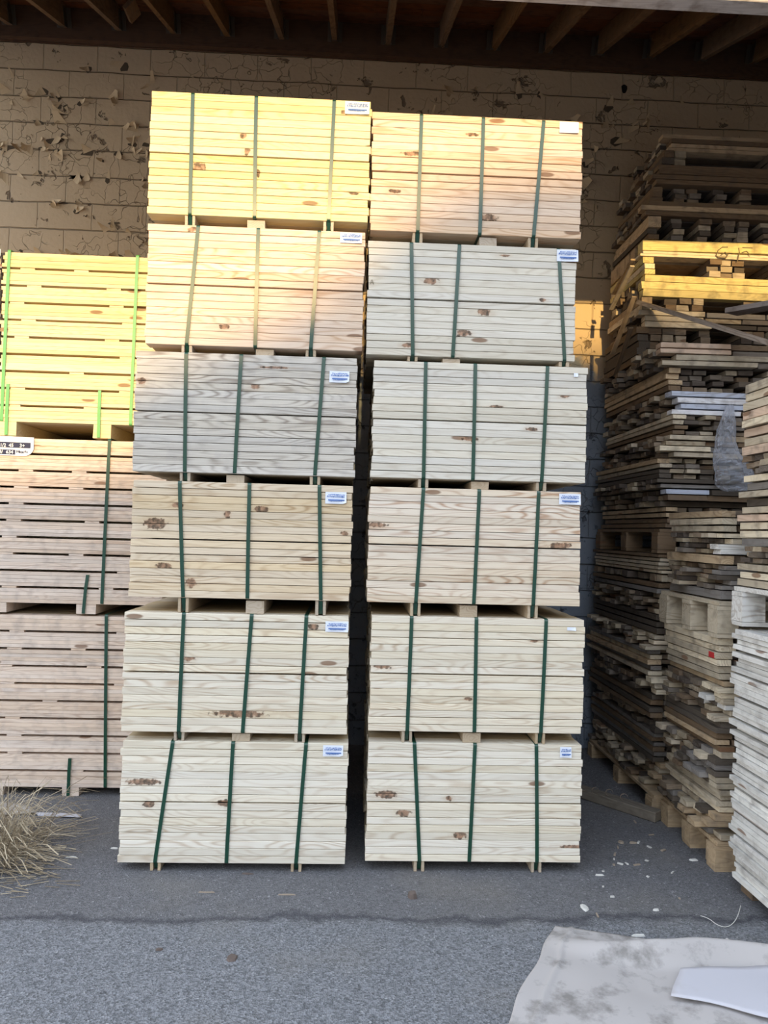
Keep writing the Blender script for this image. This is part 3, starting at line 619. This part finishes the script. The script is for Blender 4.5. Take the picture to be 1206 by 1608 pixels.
def pallet(name, label, x0, x1, y0, y1, z0, z1, mat_tone, blocks=3, mat=None):
    root = empty(name, ((x0+x1)/2, (y0+y1)/2, z0)); tag(root, label, 'pallet', 'pallets in the scrap piles')
    cx, cy = (x0+x1)/2, (y0+y1)/2; dt = .022; h = z1-z0; col = (*TONE[mat_tone], 1); W_, D_ = x1-x0, y1-y0
    def part(n, c, d, rz=0):
        o = boxobj(n, (c[0]-cx, c[1]-cy, c[2]-z0), d, M['scrap'], root, j=.003, rz=rz); o.color = col; return o
    nd = 6
    for i in range(nd): part('deck_board', (x0+(i+.5)*W_/nd, cy, z1-dt/2-.001), (W_/nd-.02, D_, dt-.002))
    for i in range(3):
        yy_ = y0+.05+(D_-.10)*i/2
        part('stringer_board', (cx, yy_, z1-dt*1.5-.001), (W_, .095, dt-.002)); part('bottom_board', (cx, yy_, z0+dt/2), (W_, .095, dt-.002))
        for k in range(blocks): part('block', (x0+.055+(W_-.11)*k/(blocks-1), yy_, (z0+dt+z1-2*dt)/2), (.11, .10, h-3*dt-.002))
    return root
for e in LOW:
    if e[0] == 'P':
        pallet('wooden_pallet', 'old dark pallet with square blocks at chest height in the tall scrap pile', 1.84, 2.9, 4.52, 5.68, zA(872)+.001, zA(832)-.001, 'brown'); continue
    ya, yb, typ, nl, tn, x0, ln = e
    top = zt0 if ya == 545 else zA(ya)
    course('A', PA, typ, zA(yb), top-.002, x0+R(-.035, .03), 2.95, 4.49+R(-.035, .035), 5.70, nl, tn, R(-.03, .03) if typ == 'X' else 0, .05, .90, ln or None, yj=.007, fill=.84)
pallet('wooden_pallet', 'grey pallet on the asphalt under the tall back scrap pile', 1.80, 2.85, 4.44, 5.66, 0, zA(1242)-.003, 'tan')

# middle pile, seen by its left side
PB = 'middle scrap pile'
MID = [(1.66, 1.775, 'Y', 3, ['tan', 'straw']), (1.55, 1.66, 'X', 4, ['straw', 'cream', 'chalk', 'grey']), (1.50, 1.55, 'Y', 1, ['tan']), (1.375, 1.50, 'X', 5, GY), (1.325, 1.375, 'Y', 1, ['grey']), ('P', 1.14, 1.325),
       (.93, 1.14, 'Y', 6, ['straw', 'cream', 'grey', 'straw']), (.90, .93, 'Y', 1, ['tan']), (.73, .90, 'X', 6, ['cream', 'chalk', 'straw', 'cream']), (.58, .73, 'Y', 5, BR), (.40, .58, 'X', 6, GY+['straw']), (.28, .40, 'Y', 4, SR), (.15, .28, 'X', 4, GY+SR)]
BY0, BY1 = 3.70, 4.36
for e in MID:
    if e[0] == 'P':
        pallet('wooden_pallet', 'clean yellowish pallet with ring-grained blocks, waist height in the middle pile', 1.80, 2.75, BY0-.02, BY1+.02, e[1]+.001, e[2]-.002, 'straw'); continue
    za, zb, typ, nl, tn = e
    course('B', PB, typ, za, zb-.002, 1.81+R(-.02, .02), 2.7, BY0, BY1, nl, tn, 0, .04, .96, None, frontvis=.1, leftvis=2.2 if typ == 'Y' else 3)
pallet('wooden_pallet', 'pallet on the asphalt carrying the middle scrap pile', 1.82, 2.72, BY0, BY1, 0, .147, 'tan')
# near pile: rough boards over a pallet over whitewashed ends
PC = 'near right scrap pile'
CY0, CY1 = 2.72, 3.56
for e in [(2.02, 2.36, 'Y', 8, PK), (1.93, 2.02, 'X', 3, SR), (1.60, 1.93, 'Y', 9, SR+GY+PK), (1.52, 1.60, 'X', 3, PK), (1.41, 1.52, 'Y', 3, SR)]:
    za, zb, typ, nl, tn = e
    course('C', PC, typ, za, zb-.002, 1.82+R(-.012, .012), 2.7, CY0, CY1, nl, tn, 0, .025, 1, None, frontvis=.05, leftvis=2.2 if typ == 'Y' else 2.5)
pallet('wooden_pallet', 'whitewashed pallet on top of the white-ended stack at the right edge', 1.81, 2.7, CY0, CY1, 1.225, 1.408, 'chalk')
nm = 11; hh_ = 1.16/nm
for k in range(nm):
    za = .06+k*hh_
    course('W', 'whitewashed stack at the right edge', 'Y', za, za+hh_-.011, 1.80+R(-.004, .004), 2.65, CY0, CY1, 4, ['chalk'], 0, .012, 1, None, bw=.085, frontvis=.001, leftvis=1.2, yj=.001, fill=.985)
m = MB()
for k in range(3): m.box((2.25, CY0+.08+.33*k, .03), (.8, .1, .058))
o = m.build('skid', M['scrapfill']); tag(o, 'low wooden skid under the whitewashed stack at the right edge', 'skid')

red_done = False
caps = {'A': 150, 'B': 72, 'C': 34, 'W': 36}
PH = {'A': 'tall back scrap pile', 'B': 'middle scrap pile', 'C': 'near right pile', 'W': 'whitewashed right-edge stack'}
for pile in 'ABCW':
    cs = sorted([c for c in cand if c[1] == pile], key=lambda c: -c[0])
    for k, (vis, _, pn, c, d, rz, tone, ori) in enumerate(cs):
        if k < caps[pile]:
            mb = MB(); mb.box((0, 0, 0), d, 0, .003)
            o = mb.build('scrap_board', M['chalky' if pile == 'W' else 'scrap'], None, loc=c, rot=(0, R(-.004, .004), rz)); q_ = R(.85, 1.1); o.color = (*[v*q_ for v in TONE[tone]], 1)
            desc = {'front': 'crosswise board', 'side': 'lengthwise board', 'end': 'sawn board end'}[ori]
            lb_ = '%s %s in the %s, %s' % (TW[tone], desc, PH[pile], heightword(c[2]))
            if pile == 'B' and ori == 'side' and not red_done and abs(c[2]-onX(1118, 1028, 1.81).z) < .02:
                red_done = True; o.color = (*TONE['straw'], 1); pm = onX(1118, 1028, 1.81)
                mk = boxobj('red_mark', (pm.y-c[1], d[1]/2+.001, 0), (.055, .003, d[2]*.9), plain('red_paint', (.45, .03, .03), .7), o, j=.001)
                lb_ = 'straw-coloured lengthwise board with a red paint mark, middle scrap pile'
                tag(o, lb_, 'board'); continue
            tag(o, lb_, 'board', 'boards: '+lb_)
        else: fillers.setdefault(pile, MB()).box(c, d, rz, .004)
for pile, mb in fillers.items():
    o = mb.build('scrap_boards', M['whitefill'] if pile == 'W' else M['scrapfill']); tag(o, 'rest of the scrap boards heaped in the %s' % PH[pile], 'boards', kind='stuff')

# the thick board marked 6F
z6a, z6b = zT(404), zT(378)
o = boxobj('marked_board', (2.5, 5.06, z6b-.037), (1.18, .10, .070), M['scrap'], rz=-.03, bevel=.002); o.color = (*TONE['sungold'], 1)
tag(o, 'thick sunlit board marked 6F in grey marker, upper part of the tall pile', 'board')
def stroke(parent, pts, w, mat, y):
    m = MB()
    for (a, b_), (c_, d_) in zip(pts, pts[1:]):
        L = math.hypot(c_-a, d_-b_); m.box(((a+c_)/2, y, (b_+d_)/2), (L+w*.6, .0012, w), 0, 0, 0, -math.atan2(d_-b_, c_-a))
    return m
def at6(px, py): p = onY(px, py, 5.01); return (p.x-2.5, p.z-(z6b-.037))
mm = MB()
for pts in ([(1143, 388), (1135, 388), (1128, 393), (1125, 401), (1128, 404), (1140, 405), (1143, 400), (1139, 396), (1133, 400)], [(1160, 390), (1161, 397), (1158, 410)], [(1166, 389), (1181, 390)], [(1165, 397), (1172, 395), (1178, 401)]):
    s_ = stroke(o, [at6(*p) for p in pts], .006, M['marker'], -.0512); b_ = len(mm.v); mm.v += s_.v; mm.f += [[i+b_ for i in f] for f in s_.f]
mm.build('marker_writing', M['marker'], o)
for k in range(2):
    q = boxobj('scrap_board', (2.46+.02*k, 5.07, zT(404)+.010+.018*k), (1.14, .10, .016), M['scrap']); q.color = (*TONE['cream'], 1)
    tag(q, ['thin sunlit board directly under the board marked 6F', 'second thin sunlit board below the board marked 6F'][1-k], 'board')
for r in range(2, 7):
    q = boxobj('scrap_board', (2.48, 5.02+.1*r, (z6a+z6b)/2), (1.14, .09, z6b-z6a-.008), M['scrap'], j=.004); q.color = (*TONE['tan'], 1)
    tag(q, 'tan board behind the board marked 6F, seen by its end', 'board', 'boards level with the 6F board')
# long grey plank leaning out over the pile
a = onY(1008, 476, 4.99); b_ = onY(1230, 545, 4.1); d = b_-a
q = boxobj('leaning_plank', (a+b_)/2, (d.length, .10, .026), M['scrap'], rz=math.atan2(d.y, d.x), ry=-math.asin(d.z/d.length)); q.color = (.33, .27, .22, 1)
tag(q, 'long grey-brown plank slanting out of the tall pile towards the right edge', 'board')
a = onY(1148, 490, 4.6); b_ = onY(1230, 476, 4.3); d = b_-a
q = boxobj('leaning_plank', (a+b_)/2, (d.length, .12, .03), M['scrap'], rz=math.atan2(d.y, d.x), ry=-math.asin(d.z/d.length)); q.color = (.30, .26, .24, 1)
tag(q, 'short grey plank crossing above the long leaning plank at the right edge', 'board')
# steep laths sliding down the left flank
for k, ((xa, ya), (xb, yb), Ya, Yb) in enumerate((((1003, 466), (966, 556), 4.95, 5.35), ((1000, 418), (964, 486), 5.0, 5.4), ((998, 515), (970, 590), 4.9, 5.3), ((1001, 408), (968, 462), 5.0, 5.4))):
    a = onY(xa, ya, Ya)-Vector((.03, 0, 0)); b_ = onY(xb, yb, Yb)-Vector((.02, 0, 0)); d = b_-a
    q = boxobj('leaning_lath', (a+b_)/2, (d.length, .030, .012), M['scrap'], rz=math.atan2(d.y, d.x), ry=-math.asin(d.z/d.length)); q.color = (*TONE[['tan', 'straw', 'brown', 'tan'][k]], 1)
    tag(q, ['longest', 'topmost', 'lowest', 'shortest'][k]+' of the thin laths sliding down the left flank of the tall pile', 'lath', 'laths on the flank of the tall pile')

# ------------------------------------------------------------------ crumpled clear plastic
def plastic():
    m, ns, ls, b = newmat('clear_plastic'); out = [n for n in ns if n.type == 'OUTPUT_MATERIAL'][0]
    tr = N(ns, 'ShaderNodeBsdfTransparent'); tr.inputs[0].default_value = (.92, .93, .95, 1); mx = N(ns, 'ShaderNodeMixShader')
    b.inputs['Base Color'].default_value = (.68, .70, .76, 1); b.inputs['Roughness'].default_value = .18; b.inputs['Specular IOR Level'].default_value = .9
    lw = N(ns, 'ShaderNodeLayerWeight'); lw.inputs[0].default_value = .55
    ls.new(mth(ns, ls, 'MULTIPLY_ADD', lw.outputs['Facing'], .5, .12), mx.inputs[0]); ls.new(tr.outputs[0], mx.inputs[1]); ls.new(b.outputs[0], mx.inputs[2]); ls.new(mx.outputs[0], out.inputs[0]); return m
M['plastic'] = plastic()
rows = [(1146, 636, 5), (1143, 655, 10), (1141, 675, 14), (1141, 695, 16), (1143, 715, 20), (1148, 732, 27), (1151, 748, 30), (1152, 760, 28), (1156, 771, 18)]
from mathutils import noise as NZ
m = MB(); NU = 26; G = []
rr = []
for i in range(len(rows)-1):
    for t in (0, .25, .5, .75): rr.append(tuple(rows[i][k]*(1-t)+rows[i+1][k]*t for k in range(3)))
rr.append(rows[-1])
base = onY(1148, 700, 4.42)
for i, (px, py, hw) in enumerate(rr):
    row = []
    for u in range(NU):
        a = 2*math.pi*u/NU; P = onY(px+hw*math.cos(a)*(1+.12*math.sin(3*a+i*.3)), py, 4.42+.09*max(0, 1-i/3))
        P.y += -.035*math.sin(a)*hw/14; n_ = NZ.noise(Vector((a*2.2, i*.35, 3)))*.018+NZ.noise(Vector((a*5, i*.9, 9)))*.010
        P.x += n_; P.y += n_*1.3; row.append(len(m.v)); m.v.append(P-base)
    G.append(row)
for i in range(len(G)-1):
    for u in range(NU): m.f.append([G[i][u], G[i][(u+1) % NU], G[i+1][(u+1) % NU], G[i+1][u]])
pl = m.build('plastic_wrap', M['plastic'], loc=tuple(base)); tag(pl, 'crumpled clear plastic wrap hanging on the front of the tall scrap pile', 'plastic')

# ------------------------------------------------------------------ ground things
def sheet(name, px, mat, lab, cat, z=.004, bump=.012, fold=0, nx=24, sd=1, thick=.003):
    P = [onG(*p) for p in px]; m = MB(); c = sum(P, Vector())/len(P)
    # quad patch (4 corners) as a relief grid
    for i in range(nx+1):
        for k in range(nx+1):
            u, v = i/nx, k/nx; p = (P[0]*(1-u)+P[1]*u)*(1-v)+(P[3]*(1-u)+P[2]*u)*v
            hgt = z+max(0, NZ.noise(Vector((p.x*4, p.y*4, sd)))*bump+bump*.4)
            e = min(u, 1-u, v, 1-v); p = p + Vector((NZ.noise(Vector((p.x*5, p.y*5, sd+4)))*.02, NZ.noise(Vector((p.x*5, p.y*5, sd+8)))*.02, 0))
            if fold: hgt += .007*math.exp(-((u-.07-.02*math.sin(v*4))/.010)**2); hgt += fold*math.exp(-((v-.10-.05*math.sin(u*5))/.05)**2)*min(1, u*2.2)
            m.v.append(Vector((p.x-c.x, p.y-c.y, hgt)))
    for i in range(nx):
        for k in range(nx):
            a = i*(nx+1)+k; m.f.append([a, a+1, a+nx+2, a+nx+1])
    o = m.build(name, mat, loc=(c.x, c.y, 0), smooth=True); s = o.modifiers.new('t', 'SOLIDIFY'); s.thickness = thick; s.offset = 1
    if lab: tag(o, lab, cat)
    return o
sheet('cardboard_sheet', [(868, 1458), (1240, 1512), (1300, 1760), (735, 1740)], M['sheet'], 'large stained grey-beige sheet spread on the asphalt at bottom right', 'cardboard', .004, .014, .075, 110, 2)
sheet('cardboard_piece', [(1068, 1532), (1250, 1528), (1260, 1625), (1053, 1578)], M['card'], 'smooth pale cardboard piece lying on the large stained sheet', 'cardboard', .026, .008, 0, 12, 5)
sheet('plank_scrap', [(-40, 1262), (42, 1264), (58, 1280), (-40, 1282)], M['sheet'], 'flat brownish bark-like scrap behind the dry grass', 'wood scrap', .003, .012, 0, 8, 9, .006)
sheet('wood_splinter', [(58, 1277), (128, 1283), (126, 1287), (62, 1283)], M['card'], 'long pale splinter on the asphalt left of the columns', 'wood scrap', .003, .008, 0, 8, 12, .004)
# short timber behind the right column, with shavings on it
a = onG(1022, 1286); b_ = onG(900, 1246); d = b_-a; c = (a+b_)/2
q = boxobj('timber_offcut', (c.x, c.y, .03), (d.length+.1, .085, .055), M['scrap'], rz=math.atan2(d.y, d.x), bevel=.003); q.color = (.22, .19, .15, 1)
tag(q, 'grey timber lying on the asphalt between the right column and the scrap pile', 'timber')
# dry grass clump
rnd = random.Random(9)
m = MB(); gc = onG(-25, 1340)
for k in range(900):
    a = rnd.uniform(0, 6.283); r0 = rnd.uniform(0, .24); p = Vector((gc.x+r0*math.cos(a)*1.15, gc.y+r0*math.sin(a)*1.3, 0))
    out = Vector((math.cos(a+rnd.uniform(-.7, .7)), math.sin(a+rnd.uniform(-.7, .7)), 0)); L = rnd.uniform(.08, .30); up = rnd.uniform(.03, .27) if k % 3 else rnd.uniform(.0, .03)
    w = rnd.uniform(.0008, .0022); sd = Vector((-out.y, out.x, 0)); pts = []
    for i in range(5):
        t = i/4; pts.append(p+out*L*t*(.5+.5*t)+Vector((0, 0, .004+up*math.sin(t*2.1)/1.0)))
    m.ribbon(pts, tuple(sd), w*2, [(0, 0, 1)]*5, .0004)
for k in range(170):
    p = onG(rnd.uniform(-30, 120), rnd.uniform(1330, 1410)); a = rnd.uniform(-.5, .5); L = rnd.uniform(.03, .12)
    if rnd.random() < (p.x-gc.x-.1)*1.6: continue
    m.box((p.x, p.y, .004+rnd.uniform(0, .01)), (L, .003, .0015), a, .001)
dg, ns, ls, bb = newmat('dry_grass'); ge = N(ns, 'ShaderNodeNewGeometry'); cr = N(ns, 'ShaderNodeValToRGB'); cr.color_ramp.elements[0].color = (.20, .15, .09, 1); cr.color_ramp.elements[1].color = (.58, .49, .34, 1)
ls.new(ge.outputs['Random Per Island'], cr.inputs[0]); ls.new(cr.outputs[0], bb.inputs['Base Color']); bb.inputs['Roughness'].default_value = .8
tag(m.build('dry_grass', dg), 'clump of dry straw-coloured grass at the left edge of the asphalt', 'dry grass', kind='stuff')
# loose litter
lm = {'pale': plain('litter_pale', (.62, .60, .55), .8), 'brown': plain('litter_brown', (.13, .10, .085), .8), 'tan': plain('litter_tan', (.36, .29, .22), .8)}
LIT = [(365, 1505, .045, .035, 'brown', 'brown square chip of wood on the pale front asphalt', 'wood chip'), (250, 1492, .03, .010, 'brown', 'small dark leaf on the asphalt left of the brown chip', 'leaf'),
       (918, 1426, .035, .045, 'pale', 'pale curled leaf on the asphalt above the cardboard sheet', 'leaf'), (975, 1323, .035, .03, 'tan', 'tan leaf on the asphalt near the tall pile base', 'leaf'),
       (994, 1324, .05, .012, 'tan', 'thin bark sliver beside the tan leaf', 'bark'), (1089, 1351, .045, .016, 'pale', 'white paper chip on the asphalt near the middle pile', 'paper'),
       (942, 1375, .045, .008, 'pale', 'thin white sliver right of the right column base', 'wood chip'), (1142, 1477, .014, .014, 'pale', 'tiny white pebble near the right edge', 'pebble'),
       (648, 1409, .045, .03, 'brown', 'dark round stone in front of the right column', 'stone'), (390, 1373, .06, .006, 'brown', 'dark twig in front of the left column', 'twig'),
       (1002, 1470, .06, .010, 'pale', 'white splinter just beyond the cardboard sheet', 'wood chip'), (1030, 1430, .03, .01, 'pale', 'small white splinter between sheet and piles', 'wood chip'),
       (450, 1406, .09, .002, 'tan', 'pale straw bits in front of the left column', 'straw'), (325, 1402, .08, .002, 'tan', 'pale straw strand in front of the left strap', 'straw'),
       (180, 1333, .04, .005, 'pale', 'short straw strand near the dry grass clump', 'straw'), (112, 1347, .06, .004, 'pale', 'long straw strand right of the dry grass clump', 'straw')]
for (px, py, w, l, t, lab, cat) in LIT:
    p = onG(px, py); m = MB(); n = 9; k0 = rnd.uniform(0, 6)
    top = [(w/2*math.cos(6.283*i/n+k0)*rnd.uniform(.8, 1.1), l/2*1.6*math.sin(6.283*i/n+k0)*rnd.uniform(.8, 1.1)) for i in range(n)]
    hgt = .02 if cat == 'stone' else .006
    for x_, y_ in top: m.v.append(Vector((x_, y_, .0)))
    for x_, y_ in top: m.v.append(Vector((x_*.8, y_*.8, hgt*rnd.uniform(.6, 1.3))))
    m.f = [[i, (i+1) % n, n+(i+1) % n, n+i] for i in range(n)]+[list(range(n, 2*n)), list(range(n-1, -1, -1))]
    tag(m.build(cat.replace(' ', '_'), lm[t], loc=(p.x, p.y, .0005)), lab, cat)
for k in range(26):   # small chips swept round the foot of the piles
    px, py = (rnd.gauss(1030, 35), rnd.gauss(1335, 22)) if k < 16 else (rnd.uniform(930, 1100), rnd.uniform(1300, 1440))
    p = onG(px, py)
    if p.x > 1.74: continue
    q = boxobj('wood_chip', (p.x, p.y, .0035), (rnd.uniform(.01, .035), rnd.uniform(.006, .014), .005), lm['tan' if k % 2 else 'pale'], rz=rnd.uniform(0, 3), j=.002)
    tag(q, 'one of many small wood chips on the asphalt beside the scrap piles', 'wood chip', 'small chips beside the scrap piles')
# shavings on the timber offcut
for k, (px, py) in enumerate(((935, 1243), (957, 1246), (980, 1253))):
    p = onG(px, py, .075); m = MB(); pts = []
    for i in range(7):
        a = i/6*4.4; pts.append((.022*math.cos(a), .006*i/6, .022+.020*math.sin(a)))
    m.ribbon(pts, (0, 1, 0), .012, [(-math.cos(i/6*4.4), 0, -math.sin(i/6*4.4)) for i in range(7)])
    tag(m.build('wood_shaving', lm['tan'], loc=(p.x, p.y, .058)), ['leftmost', 'middle', 'rightmost'][k]+' curled shaving on the grey timber behind the right column', 'shaving', 'shavings on the timber')
# loop of string at the foot of the near pile
pts = [(1100, 1438), (1112, 1441), (1125, 1452), (1140, 1457), (1152, 1450), (1160, 1436), (1163, 1422)]
cu = bpy.data.curves.new('s', 'CURVE'); cu.dimensions = '3D'; sp = cu.splines.new('NURBS'); sp.points.add(len(pts)-1); cu.bevel_depth = .0016; sp.use_endpoint_u = True; sp.order_u = 3
for i, p in enumerate(pts):
    q = onG(*p, .004 if i < 5 else .02); sp.points[i].co = (q.x, q.y, q.z, 1)
t = bpy.data.objects.new('t', cu); C.objects.link(t); bpy.context.view_layer.update()
me = bpy.data.meshes.new_from_object(t.evaluated_get(bpy.context.evaluated_depsgraph_get())); bpy.data.objects.remove(t); me.materials.clear(); me.materials.append(lm['pale'])
st = bpy.data.objects.new('string', me); C.objects.link(st); tag(st, 'loop of pale string trailing on the asphalt below the whitewashed stack', 'string')
